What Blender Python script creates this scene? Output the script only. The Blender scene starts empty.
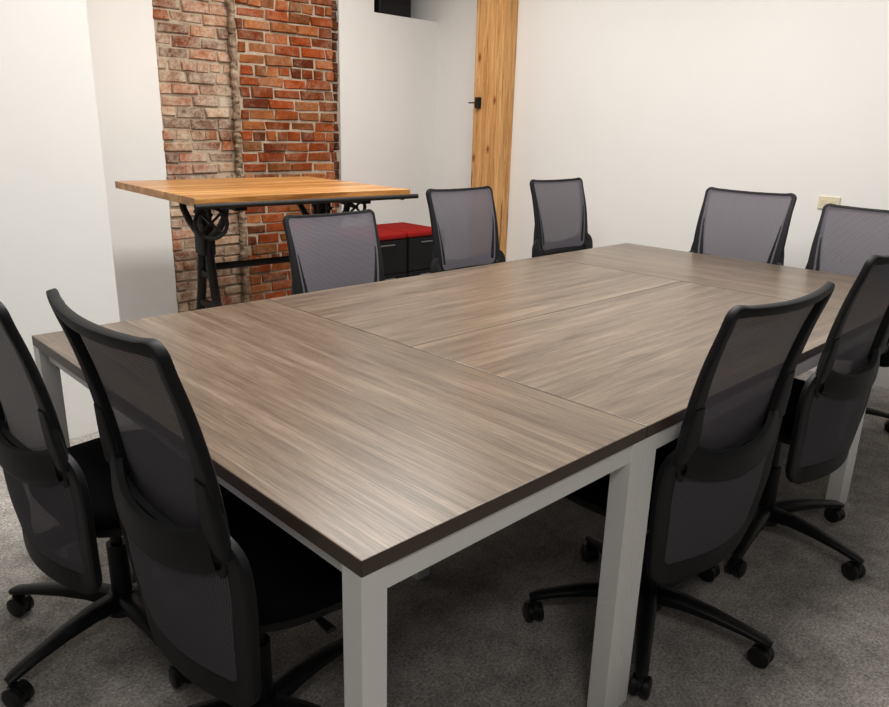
import bpy, bmesh, math, random
import numpy as np
from mathutils import Vector, Matrix
random.seed(7)
COL = bpy.context.scene.collection
sc = bpy.context.scene
sc.view_settings.view_transform = 'Standard'
sc.view_settings.exposure = .16
sc.view_settings.gamma = .90
R = math.radians

# ------------------------------------------------------------ materials
def mat(name, color=(.5,.5,.5), rough=.5, metal=0, spec=.5):
    m = bpy.data.materials.new(name); m.use_nodes = True
    b = m.node_tree.nodes['Principled BSDF']
    b.inputs['Base Color'].default_value = (*color, 1)
    b.inputs['Roughness'].default_value = rough
    b.inputs['Metallic'].default_value = metal
    b.inputs['Specular IOR Level'].default_value = spec
    return m, m.node_tree, b
def coords(nt, scale=(1,1,1), rot=(0,0,0)):
    tc = nt.nodes.new('ShaderNodeTexCoord'); mp = nt.nodes.new('ShaderNodeMapping')
    mp.inputs['Scale'].default_value = scale; mp.inputs['Rotation'].default_value = rot
    nt.links.new(tc.outputs['Object'], mp.inputs['Vector']); return mp.outputs['Vector']
def noise(nt, vec, scale, detail=4, rough=.55, dist=0):
    n = nt.nodes.new('ShaderNodeTexNoise')
    n.inputs['Scale'].default_value = scale; n.inputs['Detail'].default_value = detail
    n.inputs['Roughness'].default_value = rough; n.inputs['Distortion'].default_value = dist
    nt.links.new(vec, n.inputs['Vector']); return n.outputs['Fac']
def ramp(nt, fac, stops):
    r = nt.nodes.new('ShaderNodeValToRGB'); e = r.color_ramp.elements
    while len(e) < len(stops): e.new(.5)
    for i, (p, c) in enumerate(stops):
        e[i].position = p; e[i].color = (*c, 1)
    nt.links.new(fac, r.inputs['Fac']); return r.outputs['Color']
def mix(nt, fac, a, b, mode='MIX'):
    m = nt.nodes.new('ShaderNodeMix'); m.data_type = 'RGBA'; m.blend_type = mode
    for s, v in ((0, fac), (6, a), (7, b)):
        if hasattr(v, 'links'): nt.links.new(v, m.inputs[s])
        elif s == 0: m.inputs[0].default_value = v
        else: m.inputs[s].default_value = (*v, 1)
    return m.outputs[2]
def bump(nt, b, h, strength=.3, dist=.01):
    n = nt.nodes.new('ShaderNodeBump'); n.inputs['Strength'].default_value = strength; n.inputs['Distance'].default_value = dist
    nt.links.new(h, n.inputs['Height']); nt.links.new(n.outputs['Normal'], b.inputs['Normal'])

M = {}
def plaster(name, c):
    m, nt, b = mat(name, c, .85, 0, .2)
    v = coords(nt)
    f = noise(nt, v, 1.3, 3)
    nt.links.new(ramp(nt, f, [(.3, tuple(x*.97 for x in c)), (.7, c)]), b.inputs['Base Color'])
    bump(nt, b, noise(nt, v, 180, 3), .12, .002)
    return m
M['wall'] = plaster('wall_paint', (.765,.757,.735))
M['ceil'] = plaster('ceiling_paint', (.8,.79,.77))

m, nt, b = mat('carpet', (.2,.19,.19), .98, 0, .05)
v = coords(nt)
c1 = ramp(nt, noise(nt, v, 6, 8, .85), [(.34,(.27,.253,.237)), (.66,(.61,.577,.545))])
c2 = ramp(nt, noise(nt, v, 130, 3, .7), [(.3,(.45,.45,.45)), (.72,(1.35,1.34,1.32))])
nt.links.new(mix(nt, 1, c1, c2, 'MULTIPLY'), b.inputs['Base Color'])
bump(nt, b, noise(nt, v, 220, 2, .6), .7, .007)
M['carpet'] = m

def wood(name, dark, mid, light, scale, rough, spec=.5, axis='x', amp=.35, st=(.7,12), fs=110):
    m, nt, b = mat(name, mid, rough, 0, spec)
    a_, c_ = st
    s = {'x': (a_,c_,c_), 'y': (c_,a_,c_), 'z': (c_,c_,a_)}[axis]
    v = coords(nt, s)
    n1 = noise(nt, v, scale, 9, .70, .5)
    base = ramp(nt, n1, [(.32,dark),(.5,mid),(.68,light)])
    s2 = {'x': (2.4,fs,fs), 'y': (fs,2.4,fs), 'z': (fs,fs,2.4)}[axis]
    v2 = coords(nt, s2)
    nf = noise(nt, v2, 2.0, 5, .8, .2)
    fine = ramp(nt, nf, [(.38,(1-amp,)*3),(.58,(1+amp*.4,)*3)])
    nt.links.new(mix(nt, 1, base, fine, 'MULTIPLY'), b.inputs['Base Color'])
    bump(nt, b, nf, .04, .0012)
    return m
LD, LM, LL = (.076,.054,.037), (.132,.098,.070), (.198,.154,.114)
M['lam_x'] = wood('laminate_x', LD, LM, LL, 1.7, .30, spec=.6, amp=.44, st=(.75,17))
M['lam_y'] = wood('laminate_y', LD, LM, LL, 1.7, .30, spec=.6, axis='y', amp=.44, st=(.75,17))
M['edge'] = mat('brown_edge_band', (.080,.054,.039), .4)[0]
M['oak'] = wood('desk_oak', (.22,.088,.020), (.48,.23,.068), (.74,.45,.19), 1.6, .30, st=(.6,9), amp=.35)
m, nt, b = mat('fir_post', (.6,.35,.15), .8)
v = coords(nt, (9,9,.45))
g = ramp(nt, noise(nt, v, 2.6, 10, .78, 1.8), [(.30,(.28,.12,.04)),(.43,(.52,.27,.095)),(.56,(.66,.39,.165)),(.72,(.79,.54,.28))])
sx = nt.nodes.new('ShaderNodeSeparateXYZ'); nt.links.new(coords(nt, (1,6.2,3.0)), sx.inputs[0])
cb = nt.nodes.new('ShaderNodeCombineXYZ'); nt.links.new(sx.outputs['Y'], cb.inputs['X']); nt.links.new(sx.outputs['Z'], cb.inputs['Y'])
vo = nt.nodes.new('ShaderNodeTexVoronoi'); vo.voronoi_dimensions = '2D'; vo.inputs['Scale'].default_value = .7; nt.links.new(cb.outputs[0], vo.inputs['Vector'])
kn = ramp(nt, vo.outputs['Distance'], [(.02,(.36,.24,.16)),(.05,(.70,.55,.43)),(.09,(1,1,1))])
cr = ramp(nt, noise(nt, coords(nt, (26,26,.6)), 2.5, 5, .6, .6), [(.36,(.30,.20,.12)),(.41,(1,1,1))])
nt.links.new(mix(nt, 1, mix(nt, 1, g, kn, 'MULTIPLY'), cr, 'MULTIPLY'), b.inputs['Base Color'])
bump(nt, b, noise(nt, coords(nt, (30,30,2)), 3, 5, .7), .4, .006)
M['fir'] = m
M['leg'] = mat('pale_grey_metal', (.90,.895,.87), .45, 0)[0]
M['black'] = mat('black_plastic', (.009,.009,.010), .42, 0, .35)[0]
M['black2'] = mat('black_frame', (.0115,.0115,.0125), .55, 0, .3)[0]
M['caster'] = mat('caster_rubber', (.008,.008,.008), .35)[0]
m, nt, b = mat('seat_fabric', (.006,.006,.007), .95, 0, .05)
bump(nt, b, noise(nt, coords(nt), 400, 2), .4, .002); M['seat'] = m
M['chrome'] = mat('steel', (.25,.25,.25), .4, .9)[0]
def meshmat(name, c0, c1, alpha):
    m, nt, b = mat(name, c1, .85, 0, .2)
    wx = nt.nodes.new('ShaderNodeTexWave'); wx.bands_direction='X'; wx.inputs['Scale'].default_value=60
    wz = nt.nodes.new('ShaderNodeTexWave'); wz.bands_direction='Z'; wz.inputs['Scale'].default_value=60
    vv = coords(nt); nt.links.new(vv, wx.inputs['Vector']); nt.links.new(vv, wz.inputs['Vector'])
    cc = mix(nt, .5, wx.outputs['Color'], wz.outputs['Color'])
    nt.links.new(ramp(nt, cc, [(.15,c0),(.85,c1)]), b.inputs['Base Color'])
    b.inputs['Alpha'].default_value = alpha
    return m
M['mesh'] = meshmat('mesh_fabric', (.064,.057,.069), (.198,.184,.209), .91)
M['mesh_shaded'] = meshmat('shaded_mesh_fabric', (.048,.043,.052), (.155,.144,.166), .95)  # same mesh for the lower back, its shade put in as darker colour
m, nt, b = mat('cast_iron', (.026,.022,.020), .6, .4)
bump(nt, b, noise(nt, coords(nt), 90, 3), .3, .003); M['iron'] = m
m, nt, b = mat('red_fabric', (.27,.016,.014), .9, 0, .1)
bump(nt, b, noise(nt, coords(nt), 300, 2), .3, .002); M['red'] = m
M['ped'] = mat('pedestal_black', (.008,.008,.009), .5, 0, .25)[0]
M['plate'] = mat('cream_plate', (.68,.61,.46), .5)[0]
def brickmat(name, lo, hi, limec, amt, sc_=2.6):
    m, nt, b = mat(name, (.4,.15,.08), .92, 0, .15)
    at = nt.nodes.new('ShaderNodeAttribute'); at.attribute_name = 'Col'
    v = coords(nt)
    var = ramp(nt, noise(nt, v, 26, 6, .8), [(.3,(.74,.72,.70)),(.7,(1.27,1.27,1.27))])
    c = mix(nt, 1, at.outputs['Color'], var, 'MULTIPLY')
    msk = ramp(nt, noise(nt, v, sc_, 12, .92, .2), [(lo,(0,0,0)),(hi,(amt,)*3)])
    c = mix(nt, msk, c, limec)
    st = ramp(nt, noise(nt, coords(nt, (1,1,.6)), 3.3, 8, .8, .5), [(.34,(.70,.66,.61)),(.50,(1,1,1))])
    nt.links.new(mix(nt, 1, c, st, 'MULTIPLY'), b.inputs['Base Color'])
    bump(nt, b, noise(nt, v, 40, 7, .8), .8, .011)
    return m
M['brick'] = brickmat('brick_orange', .48, .66, (.57,.45,.32), .62)
M['brick_lime'] = brickmat('brick_limed', .41, .58, (.68,.61,.49), .84)
m, nt, b = mat('mortar', (.33,.27,.21), .95, 0, .1)
v = coords(nt)
nt.links.new(ramp(nt, noise(nt, v, 9, 8, .85), [(.3,(.28,.21,.15)),(.7,(.60,.52,.41))]), b.inputs['Base Color'])
bump(nt, b, noise(nt, v, 60, 4, .7), .6, .010); M['mortar'] = m
m, nt, b = mat('weathered_ridge', (.2,.15,.1), .95, 0, .1)
v = coords(nt)
nt.links.new(ramp(nt, noise(nt, v, 12, 8, .85), [(.3,(.13,.09,.065)),(.5,(.30,.22,.155)),(.7,(.56,.47,.36))]), b.inputs['Base Color'])
bump(nt, b, noise(nt, v, 40, 4, .7), .8, .012); M['ridge'] = m

# ------------------------------------------------------------ helpers
def obj(name, bm, m, parent=None, smooth=False):
    me = bpy.data.meshes.new(name); bmesh.ops.recalc_face_normals(bm, faces=bm.faces[:]); bm.to_mesh(me); bm.free()
    me.materials.append(m)
    if smooth:
        for p in me.polygons: p.use_smooth = True
        try: me.set_sharp_from_angle(angle=R(40))
        except Exception: pass
    o = bpy.data.objects.new(name, me); COL.objects.link(o)
    if parent: o.parent = parent
    return o
def tag(o, label=None, cat=None, group=None, kind=None):
    for k, v_ in (('label',label),('category',cat),('group',group),('kind',kind)):
        if v_: o[k] = v_
    return o
def thing(name, label, cat, loc=(0,0,0), rz=0, group=None):
    o = bpy.data.objects.new(name, None); COL.objects.link(o); o.location = loc; o.rotation_euler = (0,0,rz)
    o.empty_display_size = .1
    return tag(o, label, cat, group)
def copy_tree(o, parent=None):
    c = o.copy(); COL.objects.link(c)
    if parent: c.parent = parent
    for ch in list(o.children): copy_tree(ch, c)
    return c
def box(bm, lo, hi, bev=0, seg=2, mtx=None):
    vs = [bm.verts.new((x,y,z)) for x in (lo[0],hi[0]) for y in (lo[1],hi[1]) for z in (lo[2],hi[2])]
    fs = [bm.faces.new([vs[i] for i in f]) for f in ((0,1,3,2),(4,6,7,5),(0,4,5,1),(2,3,7,6),(0,2,6,4),(1,5,7,3))]
    if bev:
        es = list({e for f in fs for e in f.edges})
        bmesh.ops.bevel(bm, geom=es, offset=bev, segments=seg, affect='EDGES', profile=.5)
def sweep(bm, pts, rx, ry, N=(0,1,0), closed=False, ns=10, power=1.0):
    pts = [Vector(p) for p in pts]; n = len(pts); rings = []
    for i, p in enumerate(pts):
        a = pts[(i-1)%n] if (closed or i>0) else p; c = pts[(i+1)%n] if (closed or i<n-1) else p
        T = (c-a).normalized()
        Nn = Vector(N[i] if isinstance(N, list) else N); Nn = (Nn - T*Nn.dot(T))
        if Nn.length < 1e-4: Nn = T.orthogonal()
        Nn.normalize(); B = T.cross(Nn)
        r1 = rx[i] if hasattr(rx,'__len__') else rx; r2 = ry[i] if hasattr(ry,'__len__') else ry
        ring = []
        for k in range(ns):
            t = 2*math.pi*(k+.5)/ns; cx, sx = math.cos(t), math.sin(t)
            cx = math.copysign(abs(cx)**power, cx); sx = math.copysign(abs(sx)**power, sx)
            ring.append(bm.verts.new(p + B*(r1*cx) + Nn*(r2*sx)))
        rings.append(ring)
    m_ = n if closed else n-1
    for i in range(m_):
        A, Bq = rings[i], rings[(i+1)%n]
        for k in range(ns):
            bm.faces.new((A[k], A[(k+1)%ns], Bq[(k+1)%ns], Bq[k]))
    if not closed:
        bm.faces.new(rings[0]); bm.faces.new(rings[-1])
def cyl(bm, p0, p1, r0, r1=None, ns=20):
    r1 = r0 if r1 is None else r1
    sweep(bm, [p0, p1], [r0, r1], [r0, r1], N=(1,0,0) if abs(Vector(p1)[0]-Vector(p0)[0])<1e-6 else (0,0,1), ns=ns)
def torus(bm, c, axis, Rr, r, ns=28, ms=8):
    ax = Vector(axis).normalized(); u = ax.orthogonal().normalized(); w = ax.cross(u)
    sweep(bm, [Vector(c)+u*(Rr*math.cos(2*math.pi*i/ns))+w*(Rr*math.sin(2*math.pi*i/ns)) for i in range(ns)], r, r, N=tuple(ax), closed=True, ns=ms)
def grid(bm, rows):
    V = [[bm.verts.new(p) for p in r] for r in rows]
    for i in range(len(V)-1):
        for j in range(len(V[0])-1):
            bm.faces.new((V[i][j],V[i][j+1],V[i+1][j+1],V[i+1][j]))

# ------------------------------------------------------------ room shell
YB, XE = 4.05, 3.93
bm = bmesh.new(); box(bm, (-2.6,-2.8,-.1), (XE+.15,4.6,0)); tag(obj('floor', bm, M['carpet']), kind='structure')
bm = bmesh.new(); box(bm, (-2.6,-2.8,2.95), (XE+.15,4.6,3.05)); tag(obj('ceiling', bm, M['ceil']), kind='structure')
bm = bmesh.new(); box(bm, (XE,-2.8,0), (XE+.15,4.6,2.95)); tag(obj('wall_right', bm, M['wall']), kind='structure')
bm = bmesh.new(); box(bm, (-2.6,2.5,0), (.60,4.6,2.95)); tag(obj('wall_left', bm, M['wall']), kind='structure')
BX0, BX1, BX2, BX3 = 1.548, 2.066, 2.83, 2.94
bm = bmesh.new(); box(bm, (.6,YB,0), (BX0,4.6,2.95)); tag(obj('wall_back_left', bm, M['wall']), kind='structure')
bm = bmesh.new(); box(bm, (BX3,YB,0), (3.27,4.6,2.95)); tag(obj('wall_back', bm, M['wall']), kind='structure')
bm = bmesh.new(); box(bm, (3.27,YB,0), (XE,4.6,2.155)); tag(obj('wall_back_right', bm, M['wall']), kind='structure')
bm = bmesh.new(); box(bm, (3.27,4.45,2.155), (XE,4.6,2.95)); tag(obj('wall_back_upper', bm, M['wall']), kind='structure')

def bricks(x0, x1, ypl, seed, tint=1.0):
    rnd = random.Random(seed); bm = bmesh.new(); cl = bm.loops.layers.color.new('Col')
    ch, L, g = .071, .200, .011; row = 0; z = 0
    pal = [(.59,.295,.14),(.62,.335,.17),(.55,.265,.12),(.63,.40,.235),(.58,.28,.13),(.44,.22,.12),(.60,.36,.20),(.59,.29,.138)]
    while z < 2.94:
        x = x0 - (L/2 if row % 2 else 0) + rnd.uniform(-.03,.03)
        hdr = row % 6 == 5
        while x < x1:
            ln = (L/2 if hdr else L) * rnd.uniform(.88,1.10)
            a, c = max(x, x0), min(x+ln-g, x1)
            if c-a > .02:
                d = rnd.uniform(.0,.017); j = lambda: rnd.uniform(-.008,.008)
                zz0, zz1 = z+g/2+j()*.6, z+ch-g/2+j()*.6
                F = [(a+j(),zz0+j()*.5),(c+j(),zz0+j()*.5),(c+j(),zz1+j()*.5),(a+j(),zz1+j()*.5)]
                fr = [bm.verts.new((p[0]+(.006 if i in (0,3) else -.006),ypl-d-rnd.uniform(0,.009),p[1]+(.006 if i<2 else -.006))) for i,p in enumerate(F)]
                md = [bm.verts.new((p[0],ypl-d+.006,p[1])) for p in F]
                bk = [bm.verts.new((p[0],ypl+.012,p[1])) for p in F]
                fs = [bm.faces.new(fr)]
                for i in range(4):
                    fs.append(bm.faces.new((fr[i],fr[(i+1)%4],md[(i+1)%4],md[i])))
                    fs.append(bm.faces.new((md[i],md[(i+1)%4],bk[(i+1)%4],bk[i])))
                cc = pal[rnd.randrange(len(pal))]; k = rnd.uniform(.82,1.12)*tint
                for f in fs:
                    for l in f.loops: l[cl] = (cc[0]*k,cc[1]*k,cc[2]*k,1)
            x += ln
        z += ch; row += 1
    return bm
bm = bmesh.new(); box(bm, (BX0,4.06,0), (BX1+.05,4.6,2.95)); box(bm, (BX1,3.99,0), (BX2,4.6,2.95)); box(bm, (BX2,4.08,0), (BX3,4.6,2.95))
wb = tag(obj('wall_brick', bm, M['mortar']), kind='structure')
bm = bricks(BX0, BX1, 4.06, 3); obj('brick_face', bm, M['brick_lime'], wb)
bm = bricks(BX1+.004, BX2, 3.99, 5); obj('brick_face', bm, M['brick'], wb)
bm = bricks(BX2+.01, BX3, 4.08, 8, .6); obj('brick_face', bm, M['brick'], wb)
bm = bmesh.new(); rnd = random.Random(4)
pts, r1, r2 = [], [], []
for k in range(170):
    pts.append((BX1-.008+rnd.uniform(-.007,.007), 4.018+rnd.uniform(-.005,.005), 2.95*k/169)); r1.append(rnd.uniform(.016,.032)); r2.append(rnd.uniform(.022,.031))
sweep(bm, pts, r1, r2, N=(0,1,0), ns=9, power=.7); obj('mortar_ridge', bm, M['ridge'], wb)

# timber post with hook
post = thing('timber_post', 'rough knotty timber post in the corner against the white wall', 'post', (3.93,3.314,0))
bm = bmesh.new(); box(bm, (-.15,-.135,0), (0,.150,2.95), .008); obj('post_body', bm, M['fir'], post)
sw = thing('wall_switch', 'small black switch box with short rod on the timber post', 'switch', (3.78,3.40,1.52))
bm = bmesh.new(); box(bm, (-.03,-.022,-.04), (0,.022,.04), .004); obj('switch_box', bm, M['black'], sw)
bm = bmesh.new(); cyl(bm, (-.015,.02,0), (-.015,.10,0), .005, ns=10); obj('rod', bm, M['black'], sw, True)
bf = thing('fixture_box', 'black box sitting on the wall ledge near the ceiling', 'fixture', (3.55,4.22,2.155))
bm = bmesh.new(); box(bm, (-.19,-.12,.0), (.14,.12,.55), .01); obj('housing', bm, M['black'], bf)
bm = bmesh.new()
for k in range(5): box(bm, (-.17,-.126,.10+k*.08), (.12,-.12,.13+k*.08))
obj('grille', bm, M['black2'], bf)
ol = thing('outlet_plate', 'cream outlet plate low on the long white wall', 'outlet', (3.93,.797,.98))
bm = bmesh.new(); box(bm, (-.008,-.058,-.036), (0,.058,.036), .003); obj('plate', bm, M['plate'], ol)
for s in (-.025,.025):
    bm = bmesh.new(); box(bm, (-.0095,s-.016,-.015), (-.007,s+.016,.015), .001)
    obj('socket', bm, mat('socket_cream', (.62,.55,.41), .5)[0], ol)

# ------------------------------------------------------------ conference tables
def table(label, x0, y0, x1, y1, lam):
    cx, cy = (x0+x1)/2, (y0+y1)/2; w, d = (x1-x0)/2-.0008, (y1-y0)/2-.0008
    t = thing('conference_table', label, 'table', (cx,cy,0), 0, 'conference tables pushed together')
    bm = bmesh.new(); box(bm, (-w,-d,.711), (w,d,.74), .0025); top = obj('tabletop', bm, lam, t)
    top.data.materials.append(M['edge'])
    for p in top.data.polygons:
        if p.normal.z < .5: p.material_index = 1
    s, i = .0485, .0005
    for sx in (-1,1):
        for sy in (-1,1):
            bm = bmesh.new(); ax = sorted((sx*(w-i), sx*(w-i-s))); ay = sorted((sy*(d-i), sy*(d-i-s)))
            box(bm, (ax[0],ay[0],0), (ax[1],ay[1],.711), .0015); obj('leg', bm, M['leg'], t)
    for sy in (-1,1):
        bm = bmesh.new(); ay = sorted((sy*(d-i-.006), sy*(d-i-.035)))
        box(bm, (-w+i+s,ay[0],.666), (w-i-s,ay[1],.711), .002); obj('apron_rail', bm, M['leg'], t)
    for sx in (-1,1):
        bm = bmesh.new(); ax = sorted((sx*(w-i-.022), sx*(w-i-.045)))
        box(bm, (ax[0],-d+i+s,.672), (ax[1],d-i-s,.711), .002); obj('apron_rail', bm, M['leg'], t)
    return t
table('wood-topped table nearest the camera, set crosswise at the near end', 0,0,.762,1.524, M['lam_y'])
table('middle conference table on the side of the two big near right chairs', .762,0,2.286,.762, M['lam_x'])
table('middle conference table on the side facing the brick wall', .762,.762,2.286,1.524, M['lam_x'])
table('wood-topped table at the far end, set crosswise by the two end chairs', 2.286,0,3.048,1.524, M['lam_y'])

# ------------------------------------------------------------ chairs
def smoothcurve(zs, vs, k=.06):
    g = np.linspace(0,1.2,601); a = np.interp(g, zs, vs); n = int(k/.002)|1
    ap = np.pad(a, n//2, mode='edge'); a = np.convolve(ap, np.ones(n)/n, 'valid')
    return lambda z: float(np.interp(z, g, a))
ZT = 1.0
my = smoothcurve([.40,.5,.6,.7,.8,.9,1.0], [-.190,-.190,-.192,-.203,-.221,-.247,-.282], .08)
mw = smoothcurve([.55,.60,.7,.8,.9,1.0], [.200,.205,.214,.222,.227,.231], .05)
ry_ = smoothcurve([.27,.35,.45,.55,.65,.72], [-.168,-.193,-.210,-.216,-.222,-.224])
rw_ = smoothcurve([.27,.35,.45,.55,.61,.68], [.208,.225,.241,.249,.247,.228], .04)
def cornerw(z, wf, zb, rb, zt=None, rt=0):
    w = wf(z)
    if zt and z > zt-rt: w -= rt*(1-math.sqrt(max(0,1-((z-(zt-rt))/rt)**2)))
    if z < zb+rb: w -= rb*(1-math.sqrt(max(0,1-(((zb+rb)-z)/rb)**2)))
    return w
def S(x, z, yf, curv, dip=0):
    dz = -dip*(1-(x/.22)**2)*max(0,1-(ZT-z)/.12) if ZT-z < .12 else 0
    return Vector((x, yf(z)+curv*(x/.22)**2, z+dz))
def zrange(zb, rb, zt, rt, n=16):
    return [zb+rb-rb*math.cos(q) for q in np.linspace(0,math.pi/2,8)][:-1] + list(np.linspace(zb+rb,zt-rt,n)) + [zt-rt+rt*math.sin(q) for q in np.linspace(0,math.pi/2,7)][1:]
def ring(wf, zb, rb, zt, rt, yf, curv, dip, sag=0):
    side = [(cornerw(z,wf,zb,rb,zt,rt), z) for z in zrange(zb,rb,zt,rt)]
    wb_, wt = side[0][0], side[-1][0]
    top = [(x,zt-sag*(1-(x/wt)**2)**.8) for x in np.linspace(wt,-wt,16)[1:-1]]
    seq = side + top + [(-x,z) for x,z in reversed(side)] + [(x,zb) for x in np.linspace(-wb_,wb_,10)[1:-1]]
    istop = [False]*len(side)+[True]*len(top)+[False]*(len(seq)-len(side)-len(top))
    return [S(x,z,yf,curv,dip) for x,z in seq], seq, istop
def panel(wf, zb, rb, zt, rt, yf, curv, dip, off, sag=0, ext=0):
    rows = []
    for z in zrange(zb,rb,zt,rt):
        w = cornerw(z,wf,zb,rb,zt,rt)+ext
        zz = z+(ext if z > zt-1e-6 else 0)
        rows.append([S(x,zz-sag*(1-(x/w)**2)*((z-zb)/(zt-zb))**2,yf,curv,dip)+Vector((0,off,0)) for x in np.linspace(-1,1,17)*w])
    return rows
CM, CR, DIP = .026, .046, .008
UB, LT, LB, SAG = .598, .640, .325, .044
def make_chair():
    t = thing('office_chair', 'x', 'chair', group='mesh-back office chairs around the conference table')
    bm = bmesh.new()
    cyl(bm, (0,0,.055), (0,0,.115), .045, .034, 20)
    for k in range(5):
        a = 2*math.pi*k/5; u = Vector((math.cos(a),math.sin(a),0))
        pts = [u*r+Vector((0,0,z)) for r,z in ((.02,.09),(.10,.098),(.18,.094),(.26,.084),(.315,.074),(.335,.068))]
        sweep(bm, pts, [.030,.027,.023,.019,.017,.012], [.024,.020,.016,.012,.011,.008], N=(0,0,1), ns=10, power=.7)
    base = obj('base', bm, M['black'], t, True)
    for k in range(5):
        a = 2*math.pi*k/5; u = Vector((math.cos(a),math.sin(a),0)); c = u*.325
        b2 = a+.6*(-1)**k+.8; ax = Vector((math.cos(b2),math.sin(b2),0)); cc_ = c+Vector((-ax.y,ax.x,0))*.012
        bm = bmesh.new()
        for s in (-1,1):
            p0 = cc_+ax*(s*.006)+Vector((0,0,.028)); p1 = cc_+ax*(s*.024)+Vector((0,0,.028))
            sweep(bm, [p0, p0.lerp(p1,.15), p0.lerp(p1,.8), p1], [.024,.028,.028,.021], [.024,.028,.028,.021], N=(0,0,1), ns=20)
        cyl(bm, c+Vector((0,0,.03)), c+Vector((0,0,.072)), .009, ns=10)
        sweep(bm, [cc_-ax*.007+Vector((0,0,.034)), cc_+ax*.007+Vector((0,0,.034))], .026, .026, N=(0,0,1), ns=16)
        obj('caster', bm, M['caster'], base, True)
    bm = bmesh.new(); cyl(bm, (0,0,.10), (0,0,.26), .026); cyl(bm, (0,0,.24), (0,0,.42), .015); obj('gas_column', bm, M['black'], t, True)
    bm = bmesh.new(); box(bm, (-.075,-.10,.355), (.075,.12,.405), .012)
    sweep(bm, [(0,-.06,.375),(0,-.11,.36),(0,-.145,.352),(0,-.172,.348),(0,-.188,.358)], [.05,.045,.045,.055,.07], [.016,.014,.013,.012,.01], N=(0,0,1), ns=10, power=.7)
    sweep(bm, [(.06,.02,.385),(.17,.03,.388),(.235,.03,.385)], [.006,.006,.012], [.006,.006,.005], N=(0,0,1), ns=8)
    obj('tilt_mechanism', bm, M['black'], t, True)
    def pad(levels, cy, hw, hd, e=3.4):
        bm = bmesh.new(); rings = []
        for z, s, f in levels:
            rg = []
            for k in range(48):
                a = 2*math.pi*k/48; c, s_ = math.cos(a), math.sin(a)
                x = math.copysign(abs(c)**(2/e), c)*hw*s; y = math.copysign(abs(s_)**(2/e), s_)*hd*s
                fr = max(0,(y/hd))**3; zz = z-.022*fr*f
                rg.append(bm.verts.new((x*(1-.10*max(0,-y/hd)), cy+y, zz)))
            rings.append(rg)
        for i in range(len(rings)-1):
            for k in range(48): bm.faces.new((rings[i][k],rings[i][(k+1)%48],rings[i+1][(k+1)%48],rings[i+1][k]))
        bm.faces.new(rings[0]); bm.faces.new(rings[-1]); return bm
    obj('seat_pan', pad([(.402,.8,1),(.405,.9,1),(.425,.96,1),(.436,.965,1)], .065,.240,.225), M['black'], t, True)
    obj('seat', pad([(.434,.95,1),(.44,.985,1),(.455,1,1),(.472,.995,1),(.484,.96,1),(.491,.88,1),(.494,.7,.8),(.492,.4,.3)], .065,.243,.228), M['seat'], t, True)
    # upper back: closed frame with nearly straight sides; stiles thin above, broad towards the lumbar band
    P, seq, tp = ring(mw, UB, .03, ZT, .018, my, CM, DIP)
    wid = [.0110 if z > .985 and abs(x) < .20 else .0135+.0205*max(0,min(1,(.93-z)/.26)) for x,z in seq]
    bm = bmesh.new(); sweep(bm, P, wid, .0100, N=(0,1,.2), closed=True, ns=12, power=.38)
    obj('back_frame', bm, M['black2'], t, True)
    bm = bmesh.new(); grid(bm, panel(mw, UB, .03, ZT, .018, my, CM, DIP, .0130, ext=-.005)); obj('back_mesh', bm, M['mesh'], t, True)
    # lower back: broad shell frame with its own mesh panel, topped by the lumbar bracket that wraps to the stiles
    P, seq, tp = ring(rw_, LB, .045, LT, .030, ry_, CR, 0, SAG)
    wid = [.037 if q else (.040 if z > .40 else .034) for (x,z),q in zip(seq,tp)]
    wid = list(np.convolve(np.pad(wid,3,mode='wrap'), np.ones(7)/7, 'valid'))
    bm = bmesh.new(); sweep(bm, P, wid, .0110, N=(0,1,0), closed=True, ns=12, power=.40)
    for s in (-1,1):
        a = S(s*.220,.638,ry_,CR)-Vector((0,.002,0)); c = S(s*.217,.770,my,CM)-Vector((0,.004,0))
        sweep(bm, [a, a*.5+c*.5, c], [.040,.033,.021], [.011,.011,.009], N=(0,1,0), ns=12, power=.45)
    obj('lower_frame', bm, M['black2'], t, True)
    bm = bmesh.new(); grid(bm, panel(rw_, LB, .045, LT, .030, ry_, CR, 0, -.003, SAG)); obj('lower_panel', bm, M['mesh_shaded'], t, True)
    return t
FIX = ('base','gas_column')
proto = make_chair()
spots = [
 (.100,.500,-90,10,.020,'large near chair seen from behind, second from left at the near end'),
 (.025,1.095,-87,128,-.020,'office chair cut off by the left edge of the photo'),
 (1.125,.143,-3,-79,-.012,'large chair seen from behind beside the pale table leg on the right'),
 (1.845,.118,-2,-99,.025,'chair seen from behind at the right edge, behind the large right chair'),
 (1.37,1.74,180,20,-.050,'chair facing us in front of the dark iron and wood desk'),
 (2.28,1.84,180,10,.018,'chair facing us between the red-topped cabinets and the timber post'),
 (3.14,1.87,178,-70,.038,'farthest narrow-looking chair just right of the timber post'),
 (3.10,1.00,90,234,.045,'far end chair fully in view against the white wall'),
 (3.10,.39,88,-63,.01,'far end chair below the cream outlet plate, cut by the right edge'),
]
for i, (x,y,rz,sp,dz,lab) in enumerate(spots):
    c = proto if i == 0 else copy_tree(proto)
    c.location = (x,y,0); c.rotation_euler = (0,0,R(rz)); c['label'] = lab; c['_dz'] = dz; c['_sp'] = sp
for c in [o for o in bpy.data.objects if '_dz' in o.keys()]:
    for ch in c.children:
        n = ch.name.split('.')[0]
        if n not in FIX: ch.location.z = c['_dz']
        if n == 'base': ch.rotation_euler.z = R(c['_sp']) - c.rotation_euler.z
    del c['_dz']; del c['_sp']

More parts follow.
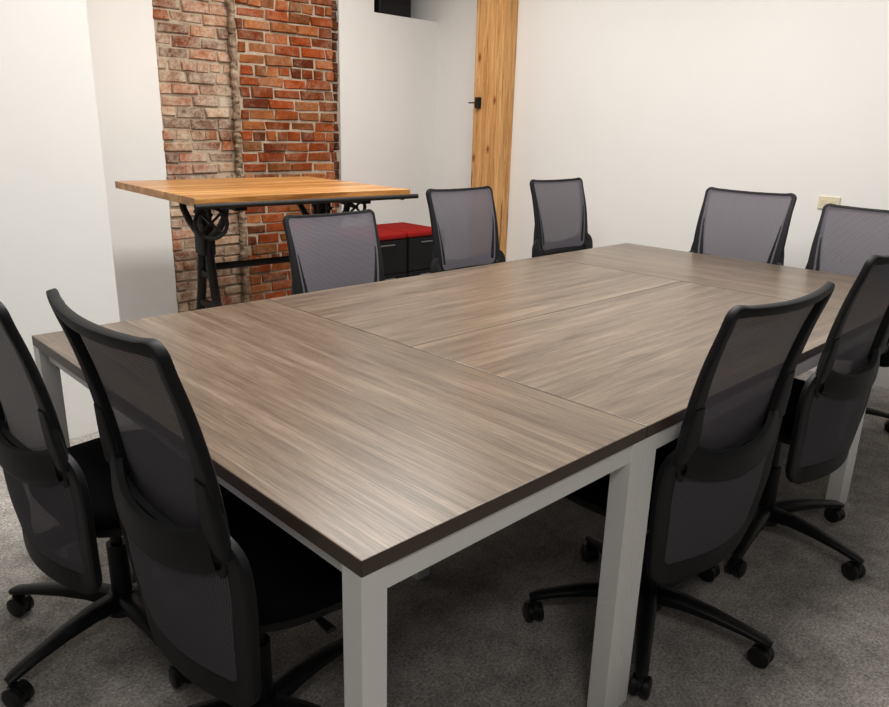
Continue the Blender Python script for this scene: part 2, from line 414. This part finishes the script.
# ------------------------------------------------------------ drafting desk
W, D = 1.17, 1.06
dk = thing('drafting_desk', 'raised oak-topped desk on black cast iron legs before the brick', 'desk', (.9,2.32,0), R(-3.5))
bm = bmesh.new()
for k in range(6):
    box(bm, (0,D/6*k+.0008,.980), (W,D/6*(k+1)-.0008,1.016), .002)
obj('desktop', bm, M['oak'], dk)
bm = bmesh.new(); cyl(bm, (-.01,-.021,.982), (W+.03,-.021,.982), .012, ns=12)
for x in (.05,W*.5,W-.05): sweep(bm, [(x,-.021,.980),(x,.0,.970),(x,.05,.972)], .008, .008, N=(1,0,0), ns=8)
obj('front_rail', bm, M['iron'], dk, True)
for x in (.24,W-.24):
    bm = bmesh.new(); box(bm, (x-.03,.06,.945), (x+.03,D-.06,.980), .004); obj('batten', bm, M['iron'], dk)
for x in (.24, W-.24):
    bm = bmesh.new(); yc = .50
    for s in (-1,1):
        sweep(bm, [(x,yc+s*.03,.82),(x,yc+s*.05,.66),(x,yc+s*.085,.48),(x,yc+s*.15,.26),(x,yc+s*.25,.10),(x,yc+s*.34,.045),(x,yc+s*.40,.02)], [.030,.028,.030,.033,.036,.036,.040], [.024,.022,.022,.022,.022,.022,.02], N=(1,0,0), ns=10)
        sweep(bm, [(x,yc+s*.03,.76),(x,yc+s*.10,.79),(x,yc+s*.18,.83),(x,yc+s*.25,.89),(x,yc+s*.27,.95)], [.024,.020,.018,.016,.020], .018, N=(1,0,0), ns=8)
    box(bm, (x-.034,yc-.06,.68), (x+.034,yc+.06,.85), .014)
    cyl(bm, (x,yc,.80), (x,yc,.95), .028)
    torus(bm, (x,yc,.89), (1,0,0), .072, .013)
    for k in range(14):
        a = 2*math.pi*k/14; box(bm, (x-.010,yc+.087*math.cos(a)-.008,.89+.087*math.sin(a)-.008), (x+.010,yc+.087*math.cos(a)+.008,.89+.087*math.sin(a)+.008))
    for z, h in ((.42,.11),(.24,.16),(.58,.07)): box(bm, (x-.014,yc-h,z-.016), (x+.014,yc+h,z+.016), .003)
    torus(bm, (x,yc,.33), (1,0,0), .065, .012)
    obj('leg', bm, M['iron'], dk, True)
bm = bmesh.new(); cyl(bm, (.24,.50,.615), (W-.24,.50,.615), .018); obj('stretcher', bm, M['iron'], dk, True)
for x, y, q_ in ((.10,.08,.070),(W-.20,.22,.052)):
    bm = bmesh.new(); c = Vector((x,y,.965-q_)); torus(bm, c, (.3,1,0), q_, .009)
    u = Vector((.3,1,0)).normalized(); p = u.orthogonal().normalized()
    for k in range(4):
        q = Matrix.Rotation(2*math.pi*k/4, 3, u) @ p; sweep(bm, [c, c+q*q_], .006, .006, N=tuple(u), ns=8)
    sweep(bm, [c-u*.02, c+u*.30], .010, .010, N=(0,0,1), ns=8)
    sweep(bm, [c+p*q_*.85-u*.05, c+p*q_*.85], .009, .007, N=(0,0,1), ns=8)
    obj('crank_wheel', bm, M['iron'], dk, True)

# ------------------------------------------------------------ pedestals
def pedestal(x, label):
    t = thing('file_pedestal', label, 'cabinet', (x,3.30,0), 0, 'red-topped file pedestals')
    bm = bmesh.new(); box(bm, (0,.018,.05), (.38,.50,.555), .004); obj('body', bm, M['ped'], t)
    z = .06
    for h in (.12,.12,.238):
        bm = bmesh.new(); box(bm, (.006,0,z), (.374,.018,z+h), .003); d = obj('drawer', bm, M['ped'], t)
        bm = bmesh.new(); box(bm, (.12,-.012,z+h-.035), (.26,0,z+h-.025), .003); obj('handle', bm, M['chrome'], d)
        z += h+.006
    for a in (.04,.34):
        for c in (.07,.44):
            bm = bmesh.new(); cyl(bm, (a-.012,c,.025), (a+.012,c,.025), .025); box(bm, (a-.008,c-.008,.025), (a+.008,c+.008,.052)); obj('caster', bm, M['caster'], t, True)
    bm = bmesh.new(); box(bm, (.002,.002,.555), (.378,.50,.597), .014, 4); obj('cushion', bm, M['red'], t, True)
pedestal(2.59, 'black file cabinet with red cushion, left of the pair by the desk')
pedestal(2.98, 'black file cabinet with red cushion, right of the pair, partly behind a chair')

# ------------------------------------------------------------ lights
def area(loc, sx, sy, e, color=(1,.975,.94), rot=(0,0,0)):
    l = bpy.data.lights.new('ceiling_or_fill_light', 'AREA'); l.shape = 'RECTANGLE'; l.size = sx; l.size_y = sy; l.energy = e; l.color = color
    o = bpy.data.objects.new('ceiling_or_fill_light', l); COL.objects.link(o); o.location = loc; o.rotation_euler = rot
area((.6,.8,2.93), 1.6, .9, 64)
area((2.0,.8,2.93), 1.6, .9, 58)
area((2.2,2.7,2.93), 1.5, .7, 37)
area((-1.0,-1.6,2.93), 1.2, .6, 25)  # added fill on the camera side, brightens table legs and near chair backs
w = bpy.data.worlds.new('world'); sc.world = w; w.use_nodes = True
w.node_tree.nodes['Background'].inputs['Color'].default_value = (.97,.97,.97,1); w.node_tree.nodes['Background'].inputs['Strength'].default_value = .08

# ------------------------------------------------------------ camera
cd = bpy.data.cameras.new('camera'); cam = bpy.data.objects.new('camera', cd); COL.objects.link(cam); sc.camera = cam
cd.sensor_width = 36; cd.lens = 36*736/889; cd.sensor_fit = 'HORIZONTAL'; cd.clip_start = .05
r = Vector((.72052,-.69299,.02481)); d = Vector((-.18664,-.22827,-.95554)); f = Vector((.66784,.68385,-.29382))
e = Vector((-.559,-.731,1.334))
cam.matrix_world = Matrix(((r.x,-d.x,-f.x,e.x),(r.y,-d.y,-f.y,e.y),(r.z,-d.z,-f.z,e.z),(0,0,0,1)))
